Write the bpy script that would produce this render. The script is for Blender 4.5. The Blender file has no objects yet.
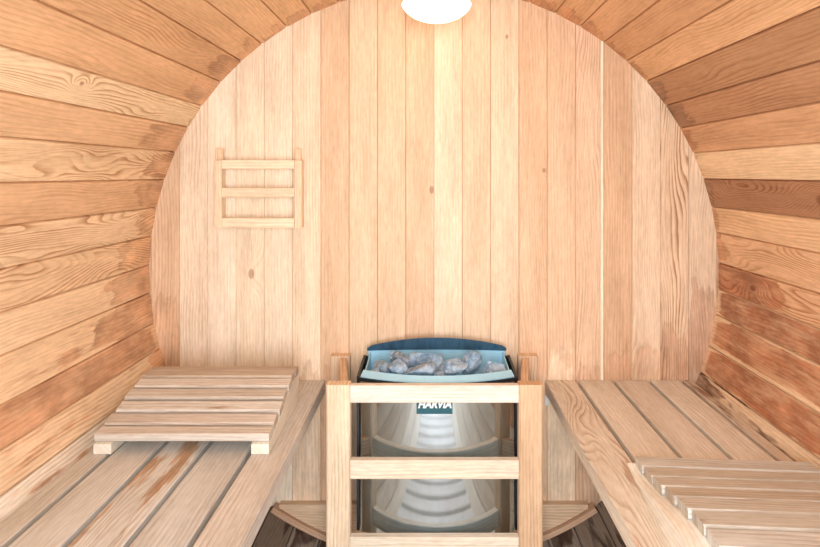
import bpy, math, random
from mathutils import Vector, Matrix, noise as mnoise

S = bpy.context.scene
COL = S.collection

# ---------------------------------------------------------------- camera, light, exposure
R = 0.92                      # inner radius of the barrel, axis at x=0, z=R
D = 1.874                     # distance camera -> back wall (y axis runs into the room)
F = 580.0                     # focal length in pixels
XC, ZC = -0.013, 1.233        # camera position
YF = -0.34                    # inner face of the entrance wall behind the camera

cam_d = bpy.data.cameras.new('camera')
cam_d.sensor_width = 36.0
cam_d.lens = 36.0 * F / 820.0
cam_d.shift_x = -20.0 / 820.0
cam_d.shift_y = -99.5 / 820.0
cam_d.clip_start = 0.01
cam = bpy.data.objects.new('camera', cam_d)
cam.location = (XC, 0, ZC)
cam.rotation_euler = (math.pi / 2, 0, 0)
COL.objects.link(cam)
S.camera = cam

S.view_settings.view_transform = 'Standard'
S.view_settings.look = 'None'
S.view_settings.gamma = 1
S.view_settings.use_curve_mapping = False
S.view_settings.exposure = 0.72

w = bpy.data.worlds.new('sky')
S.world = w
w.use_nodes = True
wn = w.node_tree.nodes
wn['Background'].inputs[0].default_value = (0.72, 0.86, 1.0, 1)
wn['Background'].inputs[1].default_value = 1.5

def area(name, loc, rot, sx, sy, power, color):
    l = bpy.data.lights.new(name, 'AREA')
    l.shape = 'RECTANGLE'; l.size = sx; l.size_y = sy
    l.energy = power; l.color = color
    o = bpy.data.objects.new(name, l)
    o.location = loc; o.rotation_euler = rot
    COL.objects.link(o)
    return o
# daylight coming in through the open door behind the camera
area('door_daylight', (0, YF - 0.06, 1.02), (math.pi / 2, 0, 0), 0.80, 1.42, 27.0, (0.86, 0.94, 1.0))

def lin(c):
    return tuple(((v / 255) / 12.92 if v / 255 <= 0.04045 else ((v / 255 + 0.055) / 1.055) ** 2.4) for v in c)

def PX(px, py, d):
    """pixel + distance -> world point"""
    return Vector((XC + (px - 430) * d / F, d, ZC - (py - 174) * d / F))

# ---------------------------------------------------------------- materials
class NT:
    def __init__(s, name):
        s.m = bpy.data.materials.new(name); s.m.use_nodes = True
        s.t = s.m.node_tree; s.n = s.t.nodes; s.l = s.t.links
        s.b = s.n['Principled BSDF']
    def link(s, a, b): s.l.new(a, b)
    def setin(s, node, i, v):
        if v is None: return
        if isinstance(v, (int, float, tuple)): node.inputs[i].default_value = v
        else: s.l.new(v, node.inputs[i])
    def math(s, op, a, b=None, c=None, clamp=False):
        n = s.n.new('ShaderNodeMath'); n.operation = op; n.use_clamp = clamp
        s.setin(n, 0, a); s.setin(n, 1, b); s.setin(n, 2, c)
        return n.outputs[0]
    def comb(s, x, y, z):
        n = s.n.new('ShaderNodeCombineXYZ')
        s.setin(n, 0, x); s.setin(n, 1, y); s.setin(n, 2, z)
        return n.outputs[0]
    def sep(s, v):
        n = s.n.new('ShaderNodeSeparateXYZ'); s.l.new(v, n.inputs[0])
        return n.outputs
    def attr(s, name):
        n = s.n.new('ShaderNodeAttribute'); n.attribute_name = name
        return n.outputs['Vector']
    def noise(s, vec, scale=1.0, detail=2.0, rough=0.5):
        n = s.n.new('ShaderNodeTexNoise')
        s.l.new(vec, n.inputs['Vector'])
        n.inputs['Scale'].default_value = scale
        n.inputs['Detail'].default_value = detail
        n.inputs['Roughness'].default_value = rough
        return n.outputs[0]
    def mix(s, f, a, b, mode='MIX'):
        n = s.n.new('ShaderNodeMix'); n.data_type = 'RGBA'; n.blend_type = mode
        s.setin(n, 0, f)
        for i, v in ((6, a), (7, b)):
            if isinstance(v, tuple): n.inputs[i].default_value = v + (1,) if len(v) == 3 else v
            else: s.l.new(v, n.inputs[i])
        return n.outputs[2]
    def smooth(s, v, lo, hi):
        n = s.n.new('ShaderNodeMapRange'); n.interpolation_type = 'SMOOTHSTEP'
        s.setin(n, 0, v); s.setin(n, 1, lo); s.setin(n, 2, hi)
        n.inputs[3].default_value = 0; n.inputs[4].default_value = 1
        return n.outputs[0]

def wood_material(name):
    k = NT(name)
    c1, c2 = k.attr('c1'), k.attr('c2')
    s0, seed, swirl = k.sep(k.attr('prm'))[:3]
    amt, ring, patch = k.sep(k.attr('prm2'))[:3]
    ku, kv, kr = k.sep(k.attr('knot'))[:3]
    uvn = k.n.new('ShaderNodeUVMap'); uvn.uv_map = 'UVMap'
    u, v, _ = k.sep(uvn.outputs[0])
    M = k.math
    sd = M('MULTIPLY', seed, 7.31)
    # knot distance (knots are drawn out along the grain)
    du = M('MULTIPLY', M('SUBTRACT', u, ku), 0.62)
    dv = M('SUBTRACT', v, kv)
    kd = M('SQRT', M('ADD', M('MULTIPLY', du, du), M('MULTIPLY', dv, dv)))
    kq = M('DIVIDE', kd, kr)
    kinf = M('EXPONENT', M('MULTIPLY', M('MULTIPLY', kq, kq), -0.10))
    # growth rings
    n1 = k.noise(k.comb(M('MULTIPLY', u, 2.1), M('MULTIPLY', v, 8.5), sd), 1.0, 1.2, 0.45)
    n2 = k.noise(k.comb(M('MULTIPLY', u, 14.0), M('MULTIPLY', v, 42.0), sd), 1.0, 2.0, 0.5)
    t = M('ADD', M('MULTIPLY', v, 95.0), M('MULTIPLY', n1, M('MULTIPLY', swirl, 1.6)))
    t = M('ADD', t, M('MULTIPLY', n2, 0.55))
    t = M('ADD', t, M('MULTIPLY', kinf, 4.0))
    fr = M('FRACT', t)
    line = M('MULTIPLY', k.smooth(fr, 0.35, 0.93), M('SUBTRACT', 1.0, k.smooth(fr, 0.93, 1.0)))
    lmod = k.noise(k.comb(M('MULTIPLY', u, 3.5), M('MULTIPLY', v, 26.0), M('ADD', sd, 12.1)), 1.0, 2.0, 0.5)
    line = M('MULTIPLY', line, M('ADD', 0.25, k.smooth(lmod, 0.34, 0.66)))
    fib = k.noise(k.comb(M('MULTIPLY', u, 9.0), M('MULTIPLY', v, 330.0), sd), 1.0, 2.0, 0.6)
    blo = k.noise(k.comb(M('MULTIPLY', u, 3.0), M('MULTIPLY', v, 16.0), M('ADD', sd, 3.3)), 1.0, 3.0, 0.55)
    spk = k.noise(k.comb(M('MULTIPLY', u, 30.0), M('MULTIPLY', v, 120.0), M('ADD', sd, 5.1)), 1.0, 2.0, 0.6)
    val = M('ADD', 1.0, M('MULTIPLY', M('SUBTRACT', blo, 0.5), 0.50))
    val = M('ADD', val, M('MULTIPLY', M('SUBTRACT', fib, 0.5), 0.42))
    val = M('ADD', val, M('MULTIPLY', M('SUBTRACT', spk, 0.5), 0.36))
    # water stains: from the board's far end, and patches
    nz = k.noise(k.comb(M('MULTIPLY', u, 6.0), M('MULTIPLY', v, 16.0), M('ADD', sd, 9.7)), 1.0, 4.0, 0.62)
    edge = M('SUBTRACT', M('ADD', s0, M('MULTIPLY', M('SUBTRACT', nz, 0.5), 0.30)), u)
    ev = M('MULTIPLY', k.smooth(M('ABSOLUTE', v), 0.034, 0.047), 0.085)
    edge = M('SUBTRACT', edge, ev)
    m_end = k.smooth(edge, -0.022, 0.026)
    rim = M('MULTIPLY', k.smooth(edge, -0.006, 0.004), M('SUBTRACT', 1.0, k.smooth(edge, 0.004, 0.030)))
    big = M('GREATER_THAN', s0, 0.5)
    inner = k.smooth(M('SUBTRACT', u, M('ADD', M('MULTIPLY', ev, 0.9), M('MULTIPLY', nz, 0.05))), -0.012, 0.008)
    vlim = M('SUBTRACT', M('SUBTRACT', 0.066, M('MULTIPLY', nz, 0.036)), M('ABSOLUTE', M('ADD', v, 0.003)))
    inner = M('MULTIPLY', inner, k.smooth(vlim, -0.001, 0.004))
    m_end = M('MULTIPLY', m_end, M('SUBTRACT', 1.0, M('MULTIPLY', big, M('SUBTRACT', 1.0, inner))))
    nz2 = k.noise(k.comb(M('MULTIPLY', u, 3.2), M('MULTIPLY', v, 24.0), M('ADD', sd, 1.7)), 1.0, 4.0, 0.6)
    th = M('ADD', M('SUBTRACT', 0.80, M('MULTIPLY', patch, 0.45)), ev)
    m_pat = k.smooth(nz2, th, M('ADD', th, 0.085))
    nz3 = k.noise(k.comb(M('MULTIPLY', u, 9.0), M('MULTIPLY', v, 34.0), M('ADD', sd, 21.7)), 1.0, 4.0, 0.65)
    msk = M('MULTIPLY', M('MAXIMUM', m_end, m_pat), M('MULTIPLY', amt, M('ADD', 0.55, M('MULTIPLY', k.smooth(nz3, 0.30, 0.62), 0.45))))
    mot = M('ADD', 0.72, M('MULTIPLY', k.smooth(k.noise(k.comb(M('MULTIPLY', u, 8.0), M('MULTIPLY', v, 12.0), M('ADD', sd, 33.0)), 1.0, 4.0, 0.6), 0.25, 0.75), 0.62))
    c2m = k.mix(1.0, c2, k.comb(mot, mot, mot), 'MULTIPLY')
    base = k.mix(msk, c1, c2m)
    base = k.mix(M('MULTIPLY', rim, M('MULTIPLY', amt, 0.35)), base, k.mix(1.0, base, (0.62, 0.50, 0.40), 'MULTIPLY'))
    darkc = k.mix(1.0, base, (0.56, 0.38, 0.26), 'MULTIPLY')
    base = k.mix(M('MULTIPLY', line, ring), base, darkc)
    # knot body
    kb = M('SUBTRACT', 1.0, k.smooth(kq, 0.55, 1.0))
    base = k.mix(M('MULTIPLY', kb, 0.6), base, k.mix(1.0, base, (0.42, 0.24, 0.13), 'MULTIPLY'))
    vv = k.comb(val, M('POWER', val, 1.15), M('POWER', val, 1.35))
    col = k.mix(1.0, base, vv, 'MULTIPLY')
    k.link(col, k.b.inputs['Base Color'])
    k.setin(k.b, 'Roughness', M('SUBTRACT', 0.62, M('MULTIPLY', msk, 0.16)))
    k.b.inputs['Specular IOR Level'].default_value = 0.28
    bmp = k.n.new('ShaderNodeBump'); bmp.inputs['Strength'].default_value = 0.22
    bmp.inputs['Distance'].default_value = 0.0015
    k.link(M('SUBTRACT', M('MULTIPLY', fib, 0.6), M('MULTIPLY', line, M('MULTIPLY', ring, 0.7))), bmp.inputs['Height'])
    k.link(bmp.outputs[0], k.b.inputs['Normal'])
    return k.m
WOOD = wood_material('cedar_wood')

def metal(name, col, rough, metallic=1.0, streak=0.0):
    k = NT(name)
    g = k.n.new('ShaderNodeTexCoord')
    x, y, z = k.sep(g.outputs['Object'])
    n = k.noise(k.comb(k.math('MULTIPLY', x, 60.0), k.math('MULTIPLY', y, 60.0), k.math('MULTIPLY', z, 14.0)), 1.0, 4.0, 0.6)
    c = k.mix(n, tuple(v * (1 - streak) for v in col), tuple(min(1, v * (1 + streak * 0.6)) for v in col))
    k.link(c, k.b.inputs['Base Color'])
    k.b.inputs['Metallic'].default_value = metallic
    k.setin(k.b, 'Roughness', k.math('ADD', rough, k.math('MULTIPLY', n, rough * 0.6)))
    return k.m
STEEL = metal('polished_steel', (0.60, 0.70, 0.78), 0.055, 1.0, 0.10)
LINER = metal('pale_blue_steel', lin((176, 228, 255)), 0.40, 0.15, 0.10)
DARKM = metal('dark_blue_enamel', lin((92, 132, 162)), 0.30, 0.6, 0.6)
BLACKM = metal('black_enamel', (0.020, 0.026, 0.034), 0.35, 0.2, 0.2)
ZINC = metal('zinc_screw', (0.62, 0.60, 0.56), 0.35, 0.8, 0.1)
BRACKET = metal('pale_steel', (0.75, 0.78, 0.80), 0.4, 0.5, 0.1)
PLATE = metal('teal_plate', lin((30, 92, 104)), 0.45, 0.1, 0.25)

def plain(name, col, rough=0.6, emit=None, strength=0.0):
    k = NT(name)
    g = k.n.new('ShaderNodeTexCoord')
    n = k.noise(g.outputs['Object'], 30.0, 2.0)
    c = k.mix(n, tuple(v * 0.94 for v in col), col)
    k.link(c, k.b.inputs['Base Color'])
    k.b.inputs['Roughness'].default_value = rough
    if emit:
        k.b.inputs['Emission Color'].default_value = emit + (1,)
        k.b.inputs['Emission Strength'].default_value = strength
    return k.m
WHITE = plain('white_lettering', (0.9, 0.9, 0.9), 0.5)
PORCELAIN = plain('white_porcelain', (0.85, 0.84, 0.82), 0.3)
OPAL = plain('glowing_opal_glass', (0.9, 0.88, 0.84), 0.4, (1.0, 0.73, 0.48), 2.2)
GRASS = plain('ground_outside', (0.30, 0.32, 0.26), 0.9)

def stone_material():
    k = NT('sauna_rock')
    g = k.n.new('ShaderNodeTexCoord')
    n = k.noise(g.outputs['Object'], 38.0, 5.0, 0.65)
    n2 = k.noise(g.outputs['Object'], 160.0, 2.0, 0.6)
    c = k.mix(k.smooth(n, 0.30, 0.72), lin((104, 136, 164)), lin((184, 200, 214)))
    c = k.mix(k.smooth(n2, 0.58, 0.72), c, lin((204, 214, 222)))
    k.link(c, k.b.inputs['Base Color'])
    k.b.inputs['Roughness'].default_value = 0.85
    b = k.n.new('ShaderNodeBump'); b.inputs['Strength'].default_value = 0.6; b.inputs['Distance'].default_value = 0.004
    k.link(n, b.inputs['Height']); k.link(b.outputs[0], k.b.inputs['Normal'])
    return k.m
ROCK = stone_material()

# ---------------------------------------------------------------- mesh builder
_seed = [0]
def P(c1, c2=None, s0=-1.0, swirl=1.5, ring=0.35, amt=1.0, patch=0.0, knot=None, seed=None, g=1.0):
    """appearance of one board; colours are sRGB 0-255"""
    _seed[0] += 1
    if c2 is None: c2 = tuple(v * q for v, q in zip(c1, (0.86, 0.74, 0.62)))
    def soft(c):
        c = lin(c); m = 0.3 * c[0] + 0.6 * c[1] + 0.1 * c[2]
        return tuple((v + (m - v) * 0.23) * g * t for v, t in zip(c, (0.985, 1.015, 1.02)))
    return dict(c1=soft(c1), c2=soft(c2),
                prm=(s0, float(seed if seed is not None else _seed[0]), swirl), prm2=(amt, ring * (1.5 if swirl > 8 else 1.2), patch),
                knot=knot or (50.0, 50.0, 0.01))

class MB:
    def __init__(s): s.v = []; s.f = []; s.uv = []; s.p = []
    def face(s, idx, uvs, p): s.f.append(idx); s.uv.append(uvs); s.p.append(p)
    def prism(s, ring0, ring1, us0, us1, vs, p, cap=True):
        """ring0/ring1: matching cross-sections; us: u value at each vertex, vs: v value (n+1)"""
        n = len(ring0); b = len(s.v)
        s.v += [Vector(q) for q in ring0] + [Vector(q) for q in ring1]
        for i in range(n):
            j = (i + 1) % n
            s.face((b + i, b + j, b + n + j, b + n + i),
                   ((us0[i], vs[i]), (us0[j], vs[i + 1]), (us1[j], vs[i + 1]), (us1[i], vs[i])), p)
        if cap:
            c0 = sum((Vector(q) for q in ring0), Vector()) / n
            for base, rg, rev in ((b, ring0, True), (b + n, ring1, False)):
                order = list(range(n))
                if rev: order.reverse()
                e1 = (Vector(rg[1]) - Vector(rg[0])).normalized()
                nn = (Vector(ring1[0]) - Vector(ring0[0])).normalized(); e2 = nn.cross(e1)
                s.face(tuple(base + i for i in order),
                       tuple((((Vector(rg[i]) - c0).dot(e2)) * 0.3 + us0[0], (Vector(rg[i]) - c0).dot(e1) * 1.0 + vs[0]) for i in order), p)
    def board(s, a, b, side, W, T, p, ch=0.003, u0=0.0, rise=None):
        """chamfered board from a to b (centre of its section); side = width direction"""
        a, b = Vector(a), Vector(b); ax = (b - a).normalized()
        side = Vector(side).normalized()
        side = (side - ax * side.dot(ax)).normalized(); up = side.cross(ax) if rise is None else Vector(rise)
        w, h = W / 2, T / 2; c = min(ch, w * 0.45, h * 0.45)
        sec = [(-w + c, h), (w - c, h), (w, h - c), (w, -h + c), (w - c, -h), (-w + c, -h), (-w, -h + c), (-w, h - c)]
        vs = [-w]
        for i in range(8):
            q0, q1 = sec[i], sec[(i + 1) % 8]
            vs.append(vs[-1] + math.hypot(q1[0] - q0[0], q1[1] - q0[1]))
        L = (b - a).length
        s.prism([a + side * x + up * y for x, y in sec], [b + side * x + up * y for x, y in sec],
                [u0] * 8, [u0 + L] * 8, vs, p)
    def polybar(s, prof, depth_vec, p, ch=0.0):
        """solid whose outline prof (list of points) is swept along depth_vec"""
        ex = (Vector(prof[1]) - Vector(prof[0])).normalized()
        n = len(prof); dv = Vector(depth_vec); b = len(s.v)
        s.v += [Vector(q) for q in prof] + [Vector(q) + dv for q in prof]
        o = Vector(prof[0])
        nrm = dv.normalized()
        lx = max((Vector(q) - Vector(r) for q in prof for r in prof), key=lambda d: d.length).normalized()
        ly = nrm.cross(lx)
        f0 = tuple(((Vector(q) - o).dot(lx), (Vector(q) - o).dot(ly)) for q in prof)
        s.face(tuple(reversed(range(b, b + n))), tuple(reversed(f0)), p)
        s.face(tuple(range(b + n, b + 2 * n)), f0, p)
        for i in range(n):
            j = (i + 1) % n
            s.face((b + i, b + j, b + n + j, b + n + i),
                   (f0[i], f0[j], (f0[j][0], f0[j][1] + dv.length), (f0[i][0], f0[i][1] + dv.length)), p)
    def build(s, name, mat, parent=None, world=True, label=None, smooth=False):
        me = bpy.data.meshes.new(name)
        off = Vector(parent.get('_o', (0, 0, 0))) if (parent is not None and world) else Vector()
        me.from_pydata([tuple(q - off) for q in s.v], [], s.f)
        uvl = me.uv_layers.new(name='UVMap')
        i = 0
        for f in s.uv:
            for q in f: uvl.data[i].uv = q; i += 1
        if s.p and s.p[0] is not None:
            for key in ('c1', 'c2', 'prm', 'prm2', 'knot'):
                at = me.attributes.new(key, 'FLOAT_VECTOR', 'FACE')
                for j, pp in enumerate(s.p): at.data[j].vector = pp[key]
        me.materials.append(mat)
        import bmesh
        bm = bmesh.new(); bm.from_mesh(me); bmesh.ops.recalc_face_normals(bm, faces=bm.faces); bm.to_mesh(me); bm.free()
        if smooth:
            me.shade_smooth()
            me.set_sharp_from_angle(angle=math.radians(35))
        me.update()
        o = bpy.data.objects.new(name, me); COL.objects.link(o)
        if parent is not None: o.parent = parent
        if label: o['label'] = label
        return o

def struct(mb, name, mat=WOOD):
    o = mb.build(name, mat); o['kind'] = 'structure'; return o

def tag(o, label, cat, group=None):
    o['label'] = label; o['category'] = cat
    if group: o['group'] = group
    return o

def thing(name, label, cat, loc, group=None, rotz=0.0):
    o = bpy.data.objects.new(name, None); COL.objects.link(o)
    o.empty_display_size = 0.05
    o.location = loc; o.rotation_euler = (0, 0, rotz)
    o['_o'] = tuple(loc)
    return tag(o, label, cat, group)

def lathe(prof, n=40, axis='z', centre=(0, 0, 0)):
    mb = MB(); c = Vector(centre)
    m = len(prof)
    for r, h in prof:
        for i in range(n):
            a = 2 * math.pi * i / n
            q = Vector((r * math.cos(a), r * math.sin(a), h))
            if axis == 'y': q = Vector((q.x, q.z, q.y))
            mb.v.append(q + c)
    for k in range(m - 1):
        for i in range(n):
            j = (i + 1) % n
            mb.face((k * n + i, k * n + j, (k + 1) * n + j, (k + 1) * n + i), ((0, 0),) * 4, None)
    for k in (0, m - 1):
        if prof[k][0] > 1e-5: mb.face(tuple(k * n + i for i in range(n)), ((0, 0),) * n, None)
    return mb

# ---------------------------------------------------------------- the barrel: staves
def ang(px, py):
    """angle of a seam on the back wall: 0 = top, + to the right"""
    return math.atan2(px - 434, 271 - py)
right = [(530, 3), (555, 14), (580, 27), (603.5, 43), (627, 60.5), (648, 80), (667, 105), (684, 126), (696, 152), (704, 179),
         (711, 207), (716.5, 232.5), (718.5, 263), (717, 289), (714, 314), (709, 346), (700, 372)]
left = [(339, 3), (312, 14.6), (286.7, 26.5), (261, 43), (240.5, 60.3), (219, 80.4), (201, 105.4), (189, 128), (177, 153), (165, 180),
        (153.5, 207), (150, 236), (148, 265), (148, 293), (151, 323.6), (157, 349), (166, 372)]
ra = [ang(*q) for q in right]; la = [ang(*q) for q in left]
# (c1, c2, s0, swirl, ring, amt, patch)
TAN = (222, 160, 104); TAN2 = (214, 150, 92); PALE = (242, 208, 165)
right_look = [  # between seams i and i+1
    P((224, 160, 102), s0=0.06, swirl=1, ring=.2),
    P((226, 162, 102), s0=0.09, swirl=2, ring=.2),
    P((224, 158, 100), s0=0.07, swirl=2, ring=.2),
    P((214, 148, 90), s0=0.03, swirl=3, ring=.25),
    P((228, 166, 106), s0=0.02, swirl=9, ring=.3),
    P((176, 116, 68), (140, 84, 48), s0=0.06, swirl=7, ring=.4),
    P((178, 116, 70), (120, 70, 42), s0=0.10, swirl=4, ring=.4, patch=.30),
    P((212, 150, 98), s0=0.04, swirl=3, ring=.25),
    P((246, 206, 156), (224, 168, 116), s0=0.02, swirl=3, ring=.25),
    P((160, 98, 60), (128, 76, 46), s0=0.03, swirl=16, ring=.55, knot=(0.55, 0.0, 0.018)),
    P((242, 190, 136), (206, 144, 92), s0=0.04, swirl=3, ring=.3, patch=.12),
    P((230, 174, 124), (206, 136, 86), s0=0.05, swirl=14, ring=.4),
    P((232, 178, 128), (178, 108, 66), s0=0.34, swirl=16, ring=.5, knot=(0.20, 0.0, 0.012)),
    P((244, 206, 160), (168, 98, 58), s0=0.72, swirl=3, ring=.3, patch=.40),
    P((238, 200, 156), (182, 110, 64), s0=2.4, swirl=4, ring=.3, patch=.0),
    P((238, 200, 156), (176, 104, 62), s0=2.4, swirl=3, ring=.3, patch=.0),
]
left_look = [
    P((226, 162, 104), s0=0.06, swirl=1, ring=.2),
    P((226, 164, 104), s0=0.06, swirl=2, ring=.2),
    P((228, 166, 106), s0=0.07, swirl=2, ring=.2),
    P((222, 158, 98), s0=0.10, swirl=6, ring=.25),
    P((214, 148, 88), s0=0.14, swirl=9, ring=.35),
    P((224, 160, 102), (200, 130, 78), s0=0.16, swirl=4, ring=.22),
    P((248, 216, 170), (224, 176, 124), s0=0.01, swirl=13, ring=.5, knot=(0.62, 0.012, 0.006)),
    P((228, 172, 120), (200, 132, 82), s0=0.20, swirl=3, ring=.25),
    P((240, 200, 152), (196, 130, 84), s0=0.12, swirl=18, ring=.5, patch=.22),
    P((224, 166, 114), (202, 136, 88), s0=0.16, swirl=7, ring=.3, patch=.2),
    P((242, 204, 160), (226, 166, 112), s0=0.10, swirl=15, ring=.5),
    P((240, 198, 152), (226, 164, 108), s0=0.20, swirl=13, ring=.5),
    P((246, 208, 164), (208, 140, 92), s0=0.22, swirl=3, ring=.25, patch=.12),
    P((246, 206, 160), (198, 126, 78), s0=0.30, swirl=4, ring=.3, patch=.62),
    P((236, 190, 146), (182, 110, 68), s0=1.3, swirl=3, ring=.25, patch=.35),
    P((246, 212, 172), (208, 138, 88), s0=0.08, swirl=4, ring=.45, patch=.58),
]
def lift(p, q, tgt=(240, 192, 140)):
    t = lin(tgt)
    p['c1'] = tuple(a + (b - a) * q for a, b in zip(p['c1'], t)); p['c2'] = tuple(a + (b - a) * q * .8 for a, b in zip(p['c2'], t))
for p in left_look: lift(p, .40, (242, 202, 156))
for p in right_look[:12]: lift(p, .20, (240, 196, 148))
for p in right_look[12:]: lift(p, .12, (232, 164, 100))
STEP = 2 * math.pi / 63
T_ST = 0.036
def stave(mb, a0, a1, p, y0=YF - 0.06, y1=D + 0.055):
    def pt(a, r): return (math.sin(a) * r, R + math.cos(a) * r)
    c = 0.0028
    aa = c / R
    A = [pt(a0 + aa, R), pt(a1 - aa, R), pt(a1 - 0.0003, R + 0.006), pt(a1 - 0.0003, R + T_ST), pt(a0 + 0.0003, R + T_ST), pt(a0 + 0.0003, R + 0.006)]
    w = (a1 - a0) * R
    vs = [-w / 2, w / 2, w / 2 + .005, w / 2 + .04, w * 1.5 + .04, w * 1.5 + .08, w * 1.5 + .085]
    r1 = [Vector((x, y1, z)) for x, z in A]; r0 = [Vector((x, y0, z)) for x, z in A]
    mb.prism(r1, r0, [D - y1] * 6, [D - y0] * 6, vs, p)

wr, wl, ceil, flo = MB(), MB(), MB(), MB()
seg = []
for seams, looks, sgn in ((ra, right_look, 1), (la, left_look, -1)):
    for i in range(len(seams) - 1):
        seg.append((min(seams[i], seams[i + 1]), max(seams[i], seams[i + 1]), looks[i]))
# remaining top staves
n_top = 7
for i in range(n_top):
    a0 = la[0] + (ra[0] - la[0]) * i / n_top; a1 = la[0] + (ra[0] - la[0]) * (i + 1) / n_top
    seg.append((a0, a1, P((236, 184, 132), s0=0.05, swirl=2, ring=.2)))
# bottom staves, from the last right seam round to the last left seam
a_s = ra[-1]; a_e = 2 * math.pi + la[-1]
n_b = round((a_e - a_s) / STEP)
rnd = random.Random(4)
for i in range(n_b):
    a0 = a_s + (a_e - a_s) * i / n_b; a1 = a_s + (a_e - a_s) * (i + 1) / n_b
    mid = abs((a0 + a1) / 2 - math.pi)
    if mid < 0.80:     # wet, grey-brown staves of the floor
        look = P(rnd.choice([(146, 128, 112), (156, 140, 126), (132, 112, 96)]), (66, 42, 30), s0=rnd.uniform(-.05, .12), swirl=3, ring=.3, patch=rnd.uniform(.45, .75))
    else:
        look = P(rnd.choice([(222, 168, 120), (232, 184, 140), (214, 156, 108)]), s0=0.2, swirl=3, ring=.3, patch=.3)
    if i == 0: look = P((238, 204, 164), (122, 74, 46), s0=.12, swirl=2, ring=.3, patch=.75)
    if i == n_b - 1: look = P((244, 226, 202), (214, 156, 108), s0=-.1, swirl=2, ring=.4, patch=.55)
    seg.append((a0, a1, look))
pale = lambda: P(rnd.choice([(214, 196, 172), (226, 208, 184), (204, 182, 154)]), ring=.35, swirl=3, patch=.2)
for a0, a1, look in seg:
    m = (a0 + a1) / 2
    if m > math.pi: m -= 2 * math.pi
    t = ceil if abs(m) < 0.80 else flo if abs(m) > math.pi - 0.80 else wr if m > 0 else wl
    if t is flo:
        stave(t, a0, a1, look, y0=D - .30); stave(t, a0, a1, pale(), y1=D - .3005)
    else: stave(t, a0, a1, look)
struct(wl, 'wall_left'); struct(wr, 'wall_right'); struct(ceil, 'ceiling'); struct(flo, 'floor')

# ---------------------------------------------------------------- end walls of vertical boards
back_look = {
    -11: P((236, 192, 146), swirl=2, ring=.3), -10: P((236, 192, 148), (222, 164, 112), s0=.25, swirl=3, ring=.3, patch=.3),
    -9: P((246, 216, 182), (226, 176, 128), s0=0.02, swirl=6, ring=.28, patch=.1),
    -8: P((248, 220, 188), (228, 180, 134), swirl=2, ring=.15, patch=.05), -7: P((246, 216, 180), (224, 176, 130), swirl=2, ring=.15, knot=(0.345, 0.004, 0.013)),
    -6: P((248, 220, 186), swirl=2, ring=.18), -5: P((246, 212, 174), (230, 180, 134), s0=0.04, swirl=2, ring=.2, patch=.08),
    -4: P((236, 190, 144), (214, 156, 106), s0=0.05, swirl=2, ring=.15), -3: P((242, 202, 158), swirl=1.5, ring=.15),
    -2: P((240, 196, 150), swirl=1.5, ring=.12), -1: P((238, 190, 144), swirl=3, ring=.16, knot=(0.617, 0.040, 0.010)),
    0: P((250, 214, 174), swirl=1.5, ring=.12), 1: P((242, 200, 156), swirl=1.5, ring=.14),
    2: P((244, 204, 162), swirl=2, ring=.15, knot=(1.112, 0.007, 0.006)), 3: P((238, 188, 140), (212, 150, 98), swirl=5, ring=.22, knot=(0.68, 0.036, 0.006)),
    4: P((238, 190, 144), (250, 216, 176), s0=0.10, swirl=3, ring=.2, patch=.1), 5: P((240, 194, 150), (214, 156, 110), s0=0.05, swirl=6, ring=.34, patch=.15),
    6: P((226, 176, 128), (208, 154, 108), s0=0.10, swirl=3, ring=.25, patch=.25), 7: P((244, 206, 166), (222, 168, 122), s0=0.12, swirl=6, ring=.25, patch=.3),
    8: P((238, 198, 156), (206, 146, 102), s0=0.16, swirl=6, ring=.8, patch=.25), 9: P((234, 198, 160), (192, 132, 92), s0=0.30, swirl=5, ring=.3, patch=.3),
    10: P((226, 176, 130), (190, 126, 84), s0=.4, swirl=3, ring=.3, patch=.4),
}
def vboard(mb, x0, x1, y, thick, p, zlo=None, zhi=None, rad=R + 0.012, ub=0.565):
    """vertical board clipped to the barrel's circle, front face towards y (sign of thick)"""
    c = 0.0018; sgn = 1 if thick > 0 else -1
    sec = [(x0 + c, 0), (x1 - c, 0), (x1 - .0002, .0028 * sgn), (x1 - .0002, thick), (x0 + .0002, thick), (x0 + .0002, .0028 * sgn)]
    def zz(x, s):
        q = rad * rad - x * x
        h = math.sqrt(q) if q > 0 else 0.02
        return R + s * h
    r0 = []; r1 = []
    for x, dy in sec:
        a = zz(x, -1) if zlo is None else zlo
        b = zz(x, 1) if zhi is None else zhi
        r0.append(Vector((x, y + dy, a))); r1.append(Vector((x, y + dy, b)))
    w = x1 - x0
    vs = [-w / 2, w / 2, w / 2 + .004, w / 2 + .03, w * 1.5 + .03, w * 1.5 + .06, w * 1.5 + .064]
    mb.prism(r0, r1, [q.z - ub for q in r0], [q.z - ub for q in r1], vs, p)
for q in back_look.values(): q['prm2'] = (.65,) + q['prm2'][1:]
BW = 28.3 * D / F
wb = MB()
for k in range(-11, 11):
    x0, x1 = BW * k, BW * (k + 1)
    x0, x1 = max(x0, -R - .01), min(x1, R + .01)
    if k == 5:    # the pale sapwood sliver beside the seam
        vboard(wb, x0, x1 - .011, D, .034, back_look[k]); vboard(wb, x1 - .011, x1, D, .034, P((252, 228, 196), ring=.05, swirl=1)); continue
    vboard(wb, x0, x1, D, .034, back_look.get(k))
struct(wb, 'wall_back')
wf = MB()
for k in range(-11, 11):
    x0, x1 = max(BW * k, -R - .01), min(BW * (k + 1), R + .01)
    look = P(rnd.choice([(240, 200, 156), (246, 212, 172), (236, 190, 144)]), swirl=2, ring=.2)
    if -4 <= k < 4:
        vboard(wf, x0, x1, YF, -.034, look, zhi=0.28)
        vboard(wf, x0, x1, YF, -.034, look, zlo=1.74)
    else: vboard(wf, x0, x1, YF, -.034, look)
struct(wf, 'wall_front')
df = MB(); XD = 4 * BW
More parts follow.
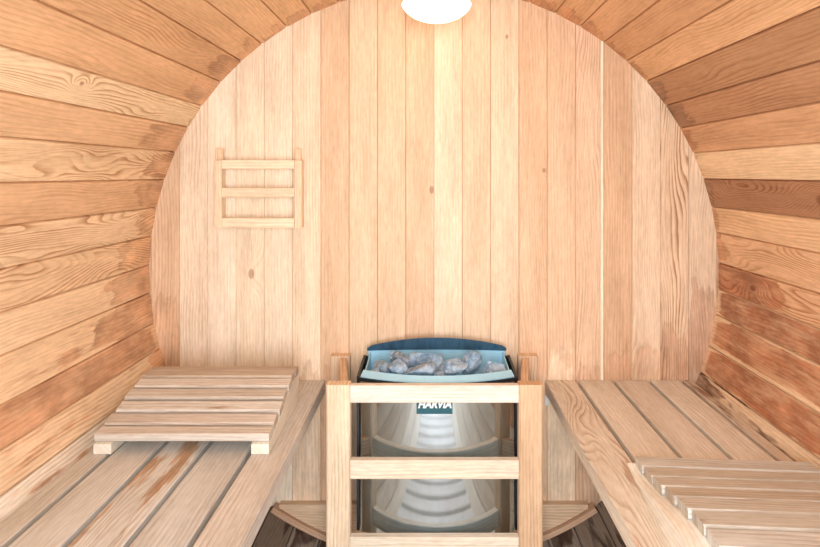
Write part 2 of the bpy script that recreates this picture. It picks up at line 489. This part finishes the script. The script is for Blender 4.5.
for x in (-XD, XD): df.board((x, YF + .0, .28), (x, YF + .0, 1.74), (1, 0, 0), .05, .09, P((236, 190, 144), ring=.2), rise=(0, 1, 0))
for z in (.28, 1.74): df.board((-XD - .02, YF, z), (XD + .02, YF, z), (0, 0, 1), .05, .09, P((236, 190, 144), ring=.2), rise=(0, 1, 0))
struct(df, 'trim_1')
gm = MB()
gm.v = [Vector(q) for q in ((-6, YF - .12, -.12), (6, YF - .12, -.12), (6, -12, -.12), (-6, -12, -.12))]
gm.face((0, 1, 2, 3), ((0, 0),) * 4, None)
struct(gm, 'ground', GRASS)

# bottom nailing cleat across the back wall
tb = MB()
zt = PX(0, 500.5, D).z
xl = PX(281, 0, D).x; xr = PX(586, 0, D).x
prof = [(xr, zt), (xl, zt)]
rr = R - 0.020
for i in range(25):
    x = xl + (xr - xl) * i / 24
    prof.append((x, min(zt - .004, R - math.sqrt(rr * rr - x * x))))
tb.polybar([Vector((x, D - .024, z)) for x, z in prof], (0, .0235, 0), P((232, 186, 140), (176, 108, 70), s0=-1, swirl=5, ring=.35, patch=.15))
struct(tb, 'trim_2')
# thin curved bead that follows the barrel below the cleat
bd = MB(); pb = P((214, 160, 116), (150, 96, 64), swirl=2, ring=.3, patch=.3)
N = 40
for i in range(N):
    a0 = math.pi - .60 + 1.20 * i / N; a1 = math.pi - .60 + 1.20 * (i + 1) / N
    ring = []
    for a in (a0, a1):
        ring.append([Vector((math.sin(a) * r, y, R + math.cos(a) * r)) for r, y in ((R - .018, D - .036), (R - .001, D - .036), (R - .001, D - .001), (R - .018, D - .001))])
    bd.prism(ring[0], ring[1], [i * .03] * 4, [(i + 1) * .03] * 4, [0, .02, .05, .07, .1], pb, cap=(i in (0, N - 1)))
struct(bd, 'trim_3')

def screw(name, at, r=0.0045, parent=None, normal=-1, mat=ZINC, label=None):
    mb = lathe([(r, 0), (r * .95, .0012), (r * .35, .0016), (r * .3, .0006), (0.0001, .0006)], 12)
    o2 = MB()
    for q in mb.v: o2.v.append(Vector((at[0] + q.x, at[1] - q.z, at[2] + q.y)))
    o2.f, o2.uv, o2.p = mb.f, mb.uv, mb.p
    return o2.build(name, mat, parent, label=label)

# ---------------------------------------------------------------- benches
ZB = PX(0, 380, D).z            # top of benches
TB = 0.040
def bench(side):
    if side < 0:
        edges = [(-.351, -.444 + .006), (-.444 - .006, -.558 + .006), (-.558 - .006, -.669 + .006), (-.669 - .006, -.775 + .006), (-.775 - .006, -.830)]
        lab = 'left slatted cedar bench, weathered pale boards under the whole tilted backrest'
        looks = [P((214, 204, 194), (208, 178, 148), s0=-.1, swirl=2, ring=.25, patch=.2),
                 P((208, 206, 202), (196, 166, 134), s0=-1, swirl=3, ring=.26, patch=.5),
                 P((214, 210, 204), (188, 146, 104), s0=-1, swirl=6, ring=.34, patch=.8),
                 P((212, 208, 202), (200, 172, 138), s0=-1, swirl=4, ring=.25, patch=.28),
                 P((208, 200, 188), (196, 160, 124), s0=-1, swirl=2, ring=.2, patch=.2)]
    else:
        edges = [(.358, .461 - .006), (.461 + .006, .577 - .006), (.577 + .006, .693 - .006), (.693 + .006, .797 - .006), (.797 + .006, .832)]
        lab = 'right slatted cedar bench, tanner boards with open gaps running to the back wall'
        looks = [P((232, 216, 196), (200, 142, 96), s0=-1, swirl=15, ring=.40, patch=.52, amt=.7),
                 P((228, 214, 196), (206, 164, 124), s0=-1, swirl=2, ring=.18, patch=.25),
                 P((226, 212, 196), (206, 166, 126), s0=-1, swirl=2, ring=.16, patch=.2),
                 P((232, 220, 204), (206, 150, 108), s0=-1, swirl=7, ring=.25, patch=.15),
                 P((222, 200, 176), (130, 86, 58), s0=-.05, swirl=4, ring=.3, patch=.62)]
    t = thing('sauna_bench', lab, 'bench', (side * .6, 1.0, ZB - TB))
    for i, ((x0, x1), lk) in enumerate(zip(edges, looks)):
        mb = MB(); xm = (x0 + x1) / 2; y1 = D - .002
        mb.board((xm, y1, ZB - TB / 2), (xm, YF + .035, ZB - TB / 2), (1, 0, 0), abs(x1 - x0), TB, lk, ch=.002)
        mb.build('slat', WOOD, t)
    for y in (1.55, .75, -.05):
        mb = MB()
        xo = .74
        mb.board((side * .46, y, ZB - TB - .0285), (side * xo, y, ZB - TB - .0285), (0, 1, 0), .04, .055, P((226, 178, 132), ring=.2))
        mb.build('crossbar', WOOD, t)
    # small steel angle under the aisle board at the wall
    mb = MB()
    if side < 0: return t
    xa = side * .364
    mb.board((xa, D - .004, ZB - TB - .001), (xa, D - .004, ZB - TB - .040), (1, 0, 0), .012, .003, None, ch=.0005)
    mb.board((xa, D - .003, ZB - TB - .0025), (xa, D - .040, ZB - TB - .0025), (1, 0, 0), .012, .003, None, ch=.0005)
    mb.build('bracket', BRACKET, t, label='small steel angle bracket')
    return t
bench(-1); bench(1)

# ---------------------------------------------------------------- curved slatted backrests lying on the benches
def backrest(name, label, loc, rotz, width, n, pitch, hfun, looks, sw, ts=.020, inset=None, rail_look=None, t_jit=False):
    """local: x across, +y away from camera, z up; hfun(s)= height of slat top at s"""
    t = thing(name, label, 'backrest', loc, None, rotz)
    L = pitch * n
    for x in (0, width - .042):
        mb = MB(); pr = []
        pts = [L * i / 14 for i in range(15)]
        for q in pts: pr.append(Vector((x, q, max(.006, hfun(q) - ts))))
        base = [Vector((x, L, .0005)), Vector((x, 0, .0005))]
        mb.polybar(pr + base, (.042, 0, 0), rail_look)
        mb.build('side_rail', WOOD, t, world=False)
    for i in range(n):
        s = pitch * (i + .5); e = .003
        h0, h1 = hfun(s - e), hfun(s + e)
        tl = math.atan2(h1 - h0, 2 * e)
        nrm = Vector((0, -math.sin(tl), math.cos(tl))); tan = Vector((0, math.cos(tl), math.sin(tl)))
        jit = (rnd.random() - .5) * .006
        if t_jit:
            tl += rnd.uniform(-.035, .035)
            nrm = Vector((0, -math.sin(tl), math.cos(tl))); tan = Vector((0, math.cos(tl), math.sin(tl)))
        c = Vector((0, s, hfun(s) + (rnd.uniform(0, .002) if t_jit else 0))) - nrm * (ts / 2 - .0006)
        mb = MB()
        mb.board(c + Vector((jit + (inset(s / L) if inset else 0), 0, 0)), c + Vector((width + jit * .6, 0, 0)), tan, sw, ts, looks[i % len(looks)], ch=.004, rise=nrm)
        mb.build('slat', WOOD, t, world=False)
    return t

GL = [P(q, (176, 138, 106), s0=-.02, swirl=3, ring=.34, patch=.42) for q in ((216, 204, 190), (208, 190, 172), (220, 208, 194), (206, 190, 172), (218, 204, 188), (204, 184, 162), (200, 178, 156))]
def hL(s):
    t = max(0, min(1, s / .25)); return .044 + .060 * (0.35 * t + 0.65 * t * t * (3 - 2 * t))
bl = PX(93, 455, 1.374)
backrest('slatted_backrest', 'weathered slatted wooden backrest lying on the left bench against back wall', (bl.x, 1.376, ZB + .0004), 0.0, .416, 7, .0455, hL, GL, .0385, t_jit=True,
         rail_look=P((240, 226, 206), swirl=2, ring=.15))
GR = [P(q, (176, 150, 124), s0=-.02, swirl=3, ring=.30, patch=.22) for q in ((208, 204, 196), (204, 198, 186), (212, 208, 200), (200, 190, 176), (208, 202, 192), (202, 194, 180))]
def hR(s):   # s measured from the near end
    t = max(0, min(1, (.40 - s) / .36)); return .024 + .046 * (t * t * (3 - 2 * t))
LR = .40
nr = 7
backrest('slatted_backrest', 'greyed slatted wooden backrest in the lower right corner, white side rail showing', (XC + .452 - .030, 1.325 - LR, ZB + .0004), -math.radians(4.0), .395, nr, LR / nr, hR, GR, .0535,
         inset=lambda q: .044 - .032 * q, rail_look=P((252, 246, 234), swirl=2, ring=.12))

# ---------------------------------------------------------------- heater guard
YG = 1.589
TG = .034
zg = PX(0, 385, YG).z
GP = lambda c, **k: P(c, **k)
gx0, gx1 = PX(326, 0, YG).x, PX(543, 0, YG).x
pw = 24 * YG / F
guard = thing('heater_guard', 'upright pale wooden railing guard standing around the steel heater', 'railing', ((gx0 + gx1) / 2, 1.70, .06))
def zfloor(x): return R - math.sqrt(R * R - x * x) + .001
for x, c in ((gx0 + pw / 2, (240, 206, 166)), (gx1 - pw / 2, (228, 178, 128))):
    mb = MB()
    mb.board((x, YG + TG / 2, zfloor(abs(x) + pw / 2) + .004), (x, YG + TG / 2, zg), (1, 0, 0), pw, TG, P(c, tuple(q * .86 for q in c), swirl=2.5, ring=.3, patch=.3), ch=.004, rise=(0, 1, 0))
    po = mb.build('front_post', WOOD, guard)
    for py in (396, 467):
        screw('screw', (x, YG - .0001, PX(0, py, YG).z), .0042, po)
for ya, yb, c in ((386, 403.5, (238, 222, 204)), (461, 480, (240, 216, 184)), (538, 557, (240, 218, 188))):
    za, zb_ = PX(0, ya, YG).z, PX(0, yb, YG).z
    mb = MB()
    mb.board((gx0 + pw + .0005, YG + .014, (za + zb_) / 2), (gx1 - pw - .0005, YG + .014, (za + zb_) / 2), (0, 0, 1), za - zb_, .022, P(c, swirl=2, ring=.22, patch=.08), ch=.002, rise=(0, -1, 0))
    mb.build('front_rail', WOOD, guard)
bx0, bx1 = PX(332, 0, D).x, PX(536, 0, D).x
zw = PX(0, 353, D).z
for sgn, xo in ((1, bx0), (-1, bx1)):
    mb = MB(); wx = .062
    mb.board((xo + sgn * wx / 2, D - .0175, zw - .60), (xo + sgn * wx / 2, D - .0175, zw), (1, 0, 0), wx, .034, P((234, 194, 152), (206, 154, 110), swirl=3, ring=.3, patch=.3), ch=.003, rise=(0, 1, 0))
    mb.build('wall_post', WOOD, guard)
    for zc_, hh in ((None, .05), (PX(0, 470, YG).z, .05)):
        mb = MB()
        xf = (gx0 + pw - .020) if sgn > 0 else (gx1 - pw + .020)
        xb = xo + sgn * (wx - .022)
        zf = (zg - .010 - hh / 2) if zc_ is None else zc_
        zb_ = (zw - .004 - hh / 2) if zc_ is None else zc_
        mb.board((xf, YG + TG + .0005, zf), (xb, D - .035, zb_), (0, 0, 1), hh, .022, P((232, 188, 144), swirl=2, ring=.3, patch=.2), ch=.002, rise=(-1, 0, 0))
        mb.build('side_rail', WOOD, guard)

# ---------------------------------------------------------------- electric heater
HX = PX(437.5, 0, 1.65).x
ZR = ZC - .584                      # rim height
HW = .222                           # half width
YE, YM = 1.678, 1.626               # front edge at the ends / in the middle
YB = 1.858
ZL = .20
heater = thing('sauna_heater', 'polished steel electric sauna heater holding grey stones in the centre', 'heater', (HX, 1.75, ZL))
def front(x, grow=0.0):
    q = x / HW
    rad = (HW ** 2 + (YE - YM) ** 2) / (2 * (YE - YM))
    return YM + rad - math.sqrt(max(0, rad * rad - x * x)) - grow
def shell(outline_out, outline_in, z0, z1):
    """wall between two open or closed outlines"""
    mb = MB(); n = len(outline_out)
    for ring, z in ((outline_out, z0), (outline_out, z1), (outline_in, z1), (outline_in, z0)):
        mb.v += [Vector((x, y, z)) for x, y in ring]
    for k in range(4):
        a, b = k * n, ((k + 1) % 4) * n
        for i in range(n - 1):
            mb.face((a + i, a + i + 1, b + i + 1, b + i), ((0, 0),) * 4, None)
    mb.face((0, n, 2 * n, 3 * n), ((0, 0),) * 4, None)
    mb.face((n - 1, 3 * n + n - 1, 2 * n + n - 1, n + n - 1), ((0, 0),) * 4, None)
    return mb
NX = 49
xs = [-HW + 2 * HW * i / (NX - 1) for i in range(NX)]
fo = [(HX + x, front(x)) for x in xs]; fi = [(HX + x, front(x) + .003) for x in xs]
shell(fo, fi, ZL, ZR - .004).build('front_panel', STEEL, heater, smooth=True)
# dark casing: sides and back
for sgn in (-1, 1):
    mb = MB()
    x0 = HX + sgn * (HW + .004)
    pr = [Vector((x0, YE + .004, ZL)), Vector((x0, YB, ZL)), Vector((x0, YB, ZR + .004)), Vector((x0, YE + .004, ZR - .003))]
    mb.polybar(pr, (sgn * .008, 0, 0), None)
    mb.build('side_panel', BLACKM, heater)
mb = MB(); mb.board((HX - HW - .012, YB + .004, (ZL + ZR) / 2), (HX + HW + .012, YB + .004, (ZL + ZR) / 2), (0, 0, 1), ZR - ZL, .006, None, ch=.001, rise=(0, -1, 0))
mb.build('rear_panel', BLACKM, heater)
# liner of the stone basket
ZBK = ZR - .085
HI = HW - .010
mb = MB()
out = [(HX + x * HI / HW, front(x * HI / HW) + .014) for x in xs] + [(HX + HI, YB - .010), (HX - HI, YB - .010)]
n = len(out)
inn = [((x - HX) * .985 + HX, y + (.002 if y < 1.75 else -.002)) for x, y in out]
for ring, z in ((out, ZBK), (out, ZR + .006), (inn, ZR + .006), (inn, ZBK + .002)):
    mb.v += [Vector((x, y, z + (.0 if z < ZR else (y - 1.64) * .05))) for x, y in ring]
for k in range(3):
    for i in range(n):
        j = (i + 1) % n
        mb.face((k * n + i, k * n + j, (k + 1) * n + j, (k + 1) * n + i), ((0, 0),) * 4, None)
mb.face(tuple(range(n)), ((0, 0),) * n, None); mb.face(tuple(3 * n + i for i in range(n)), ((0, 0),) * n, None)
mb.build('stone_basket', LINER, heater, label='pale blue steel stone basket')
# curved rim band on top of the front
ro = [(HX + x, front(x) - .004) for x in xs]; ri = [(HX + x * .97, front(x) + .015) for x in xs]
rb = shell(ro, ri, ZR - .002, ZR + .001)
for i, q in enumerate(rb.v):
    if i >= 2 * NX: q.z += .012
rb.build('rim', LINER, heater, label='pale blue curved rim')
rl = shell([(HX + x * 1.03, front(x) - .006) for x in xs], [(HX + x * 1.03, front(x) - .0005) for x in xs], ZR - .012, ZR - .0025)
rl.build('rim_lip', BLACKM, heater, label='thin black lip under the rim')
# arched heat shield at the back
sh = MB(); n = 33; Y0 = YB - .004
for j, yy in enumerate((0, -.004)):
    for i in range(n):
        q = -1 + 2 * i / (n - 1); x = HX + q * (HW - .001)
        arch = 1 - q * q
        zb_ = ZR + .020 + .007 * arch; zt_ = ZR + .037 + .031 * arch - (.006 if abs(q) > .98 else 0)
        sh.v.append(Vector((x, Y0 + yy - .010 * arch, zb_))); sh.v.append(Vector((x, Y0 + yy - .012 * arch - .012, zt_)))
for i in range(n - 1):
    a = 2 * i
    sh.face((a, a + 2, a + 3, a + 1), ((0, 0),) * 4, None); b = a + 2 * n
    sh.face((b, b + 1, b + 3, b + 2), ((0, 0),) * 4, None)
    sh.face((a + 1, a + 3, b + 3, b + 1), ((0, 0),) * 4, None); sh.face((a, b, b + 2, a + 2), ((0, 0),) * 4, None)
sh.face((0, 1, 2 * n + 1, 2 * n), ((0, 0),) * 4, None); a = 2 * n - 2
sh.face((a, a + 2 * n, a + 2 * n + 1, a + 1), ((0, 0),) * 4, None)
sh.build('heat_shield', DARKM, heater, label='dark blue arched heat shield')
# light strip (liner wall) between basket and shield
mb = MB(); mb.board((HX - HW + .004, YB - .006, ZR + .008), (HX + HW - .004, YB - .006, ZR + .008), (0, 0, 1), .044, .003, None, ch=.0006, rise=(0, -1, 0))
mb.build('rear_liner', LINER, heater, label='pale blue inner back wall')
# badge with the maker's lettering
yb_ = YM
bxm = PX(434.5, 0, yb_).x
zbt, zbb = PX(0, 397, yb_).z, PX(0, 413.5, yb_).z
wbd = 36 * yb_ / F
mb = MB(); mb.board((bxm - wbd / 2, yb_ - .0022, (zbt + zbb) / 2), (bxm + wbd / 2, yb_ - .0022, (zbt + zbb) / 2), (0, 0, 1), zbt - zbb, .003, None, ch=.0005, rise=(0, -1, 0))
badge = mb.build('badge', PLATE, heater, label='teal badge reading HARVIA')
cu = bpy.data.curves.new('lettering', 'FONT'); cu.body = 'HARVIA'; cu.size = .0285; cu.extrude = .0012; cu.shear = .25
cu.offset = .0011; cu.align_x = 'CENTER'; cu.space_character = .98
to = bpy.data.objects.new('lettering_curve', cu); COL.objects.link(to)
bpy.context.view_layer.update()
dg = bpy.context.evaluated_depsgraph_get()
me = bpy.data.meshes.new_from_object(to.evaluated_get(dg)); bpy.data.objects.remove(to)
me.name = 'lettering'
mx = Matrix.Translation((bxm, yb_ - .0050, PX(0, 407.0, yb_).z)) @ Matrix.Rotation(math.pi / 2, 4, 'X')
wx = max(v.co.x for v in me.vertices) - min(v.co.x for v in me.vertices)
mx = mx @ Matrix.Diagonal((wbd * .93 / wx, 1, 1, 1))
me.transform(mx); me.transform(Matrix.Translation(-Vector(heater['_o'])))
me.materials.clear(); me.materials.append(WHITE)
lo = bpy.data.objects.new('lettering', me); COL.objects.link(lo); lo.parent = badge; lo['label'] = 'white slanted letters HARVIA'

# ---------------------------------------------------------------- stones
def stone(px, py, d, wpx, hpx, dep, seed, label, rot=0.0, cut=.55):
    import bmesh
    bm = bmesh.new(); bmesh.ops.create_icosphere(bm, subdivisions=3, radius=1.0)
    r = random.Random(seed)
    planes = []
    for _ in range(9):
        nn = Vector((r.gauss(0, 1), r.gauss(0, 1), r.gauss(0, 1))).normalized(); planes.append((nn, r.uniform(.38, .78)))
    sx, sz = wpx * d / F / 2, hpx * d / F / 2
    rm = Matrix.Rotation(rot, 3, 'Y')
    for v in bm.verts:
        p = v.co.copy()
        for nn, dd in planes:
            q = p.dot(nn)
            if q > dd: p -= nn * (q - dd)
        p *= 1 + .10 * mnoise.noise(v.co * 2.3 + Vector((seed, 0, 0)))
        p = Vector((p.x * sx * 1.42, p.y * dep / 2 * 1.25, p.z * sz * 1.42))
        v.co = rm @ p
    me = bpy.data.meshes.new('sauna_stone'); bm.to_mesh(me); bm.free()
    for q in me.polygons: q.use_smooth = False
    me.materials.append(ROCK)
    o = bpy.data.objects.new('sauna_stone', me); COL.objects.link(o)
    o.location = PX(px, py, d)
    return tag(o, label, 'stone', 'grey stones in the heater basket')
stones = [
    (427, 364, 1.775, 30, 21, .060, 3, 'largest pale grey stone, domed, left of the basket centre', .15),
    (404.5, 361, 1.775, 18, 15, .050, 8, 'bluish stone leaning on the left side of the largest domed stone', .3),
    (383.5, 367, 1.740, 21, 16, .050, 5, 'low pale stone at the far left end of the heater basket', -.3),
    (394.5, 359, 1.800, 13, 12, .036, 12, 'small upright stone behind the far left pale stone', .2),
    (397.5, 369, 1.700, 17, 16, .048, 17, 'blue-grey stone behind the rim, second from the left', .5),
    (418, 371, 1.690, 26, 13, .050, 21, 'flat stone at the front rim, below the largest domed stone', -.1),
    (437.5, 374, 1.700, 13, 8, .035, 25, 'small dark stone sunk in the dip at the basket centre', .2),
    (452.5, 369, 1.705, 24, 14, .050, 29, 'wide low stone just right of the basket centre', -.25),
    (470, 366, 1.745, 20, 22, .050, 33, 'pointed peaked grey stone right of the basket centre', .6),
    (493, 368, 1.735, 21, 12, .045, 44, 'square dark blue-grey stone at the right end of the heater basket', .0),
    (375.5, 372, 1.705, 12, 8, .035, 51, 'tiny stone in the left front corner of the basket', .1),
]
for s in stones: stone(s[0], s[1], s[2], s[3], s[4], s[5], s[6], s[7], s[8])

# ---------------------------------------------------------------- wooden rack on the wall
def ZW(py, y=D): return PX(0, py, y).z
YR = D - .040
rk = thing('wall_rack', 'small three-bar wooden frame rack hung on the back wall at left', 'rack', (PX(257, 0, D).x, D - .02, ZW(228)))
rw = lambda c=(246, 212, 170): P(c, swirl=2, ring=.2)
for xa, xb in ((213.5, 221.5), (294, 301.5)):
    x0, x1 = PX(xa, 0, YR).x, PX(xb, 0, YR).x
    mb = MB()
    mb.board(((x0 + x1) / 2, D - .0205, ZW(228, YR)), ((x0 + x1) / 2, D - .0205, ZW(160.5, YR)), (1, 0, 0), x1 - x0, .036, rw(), ch=.002, rise=(0, 1, 0))
    po = mb.build('side_bar', WOOD, rk)
    for py in (207.5, 221.5): screw('screw', ((x0 + x1) / 2, D - .0386, ZW(py, YR)), .0025, po)
    xa2, xb2 = (215, 222.5) if xa < 250 else (294.5, 300.5)
    x0, x1 = PX(xa2, 0, D - .02).x, PX(xb2, 0, D - .02).x
    mb = MB()
    mb.board(((x0 + x1) / 2, D - .011, ZW(161, D - .01)), ((x0 + x1) / 2, D - .011, ZW(149, D - .02)), (1, 0, 0), x1 - x0, .018, rw((240, 202, 158)), ch=.002, rise=(0, 1, 0))
    mb.build('hanger', WOOD, rk)
for ya, yb in ((160, 169), (188, 197.5), (218, 228)):
    mb = MB(); x0, x1 = PX(221.6, 0, YR).x, PX(293.9, 0, YR).x
    za, zb_ = ZW(ya, YR), ZW(yb, YR)
    mb.board((x0, D - .030, (za + zb_) / 2), (x1, D - .030, (za + zb_) / 2), (0, 0, 1), za - zb_, .018, rw((248, 216, 176)), ch=.0015, rise=(0, -1, 0))
    mb.build('bar', WOOD, rk)

# ---------------------------------------------------------------- ceiling lamp
LY = 1.657; LX = PX(436.5, 0, LY).x; LZ = PX(0, 5, LY).z
lamp = thing('ceiling_lamp', 'round glowing white dome lamp fixed under the barrel ceiling', 'lamp', (LX, LY, 2 * R - .002))
r0 = .0995
g = lathe([(.0001, -.047), (.025, -.0455), (.048, -.041), (.070, -.032), (.087, -.019), (.096, -.008), (r0, 0), (.090, .014), (.080, .026)], 48, centre=(LX, LY, LZ))
g.build('glass_dome', OPAL, lamp, smooth=True)
b = lathe([(.080, .0262), (.082, .032), (.082, .08), (.074, 2 * R - LZ - .0045), (.0001, 2 * R - LZ - .0045)], 48, centre=(LX, LY, LZ))
b.build('base', PORCELAIN, lamp, smooth=False)

# ---------------------------------------------------------------- duckboard in the aisle
dk = thing('duckboard', 'slatted wooden duckboard on the aisle floor, seen mirrored in the heater front', 'duckboard', (0, .5, .08))
for x in (-.20, .20):
    mb = MB(); zz = zfloor(.225) + .016
    mb.board((x, -.25, zz), (x, 1.35, zz), (1, 0, 0), .04, .028, P((190, 170, 150), ring=.3, patch=.3)); mb.build('runner', WOOD, dk)
ns = 17
for i in range(ns):
    y = -.21 + i * .0965; zz = zfloor(.225) + .016 + .014 + .0105
    mb = MB(); mb.board((-.27, y, zz), (.27, y, zz), (0, 1, 0), .075, .020, P((238, 236, 232), (186, 172, 158), ring=.3, patch=.3)); mb.build('slat', WOOD, dk)
for o in list(bpy.data.objects):
    if '_o' in o: del o['_o']
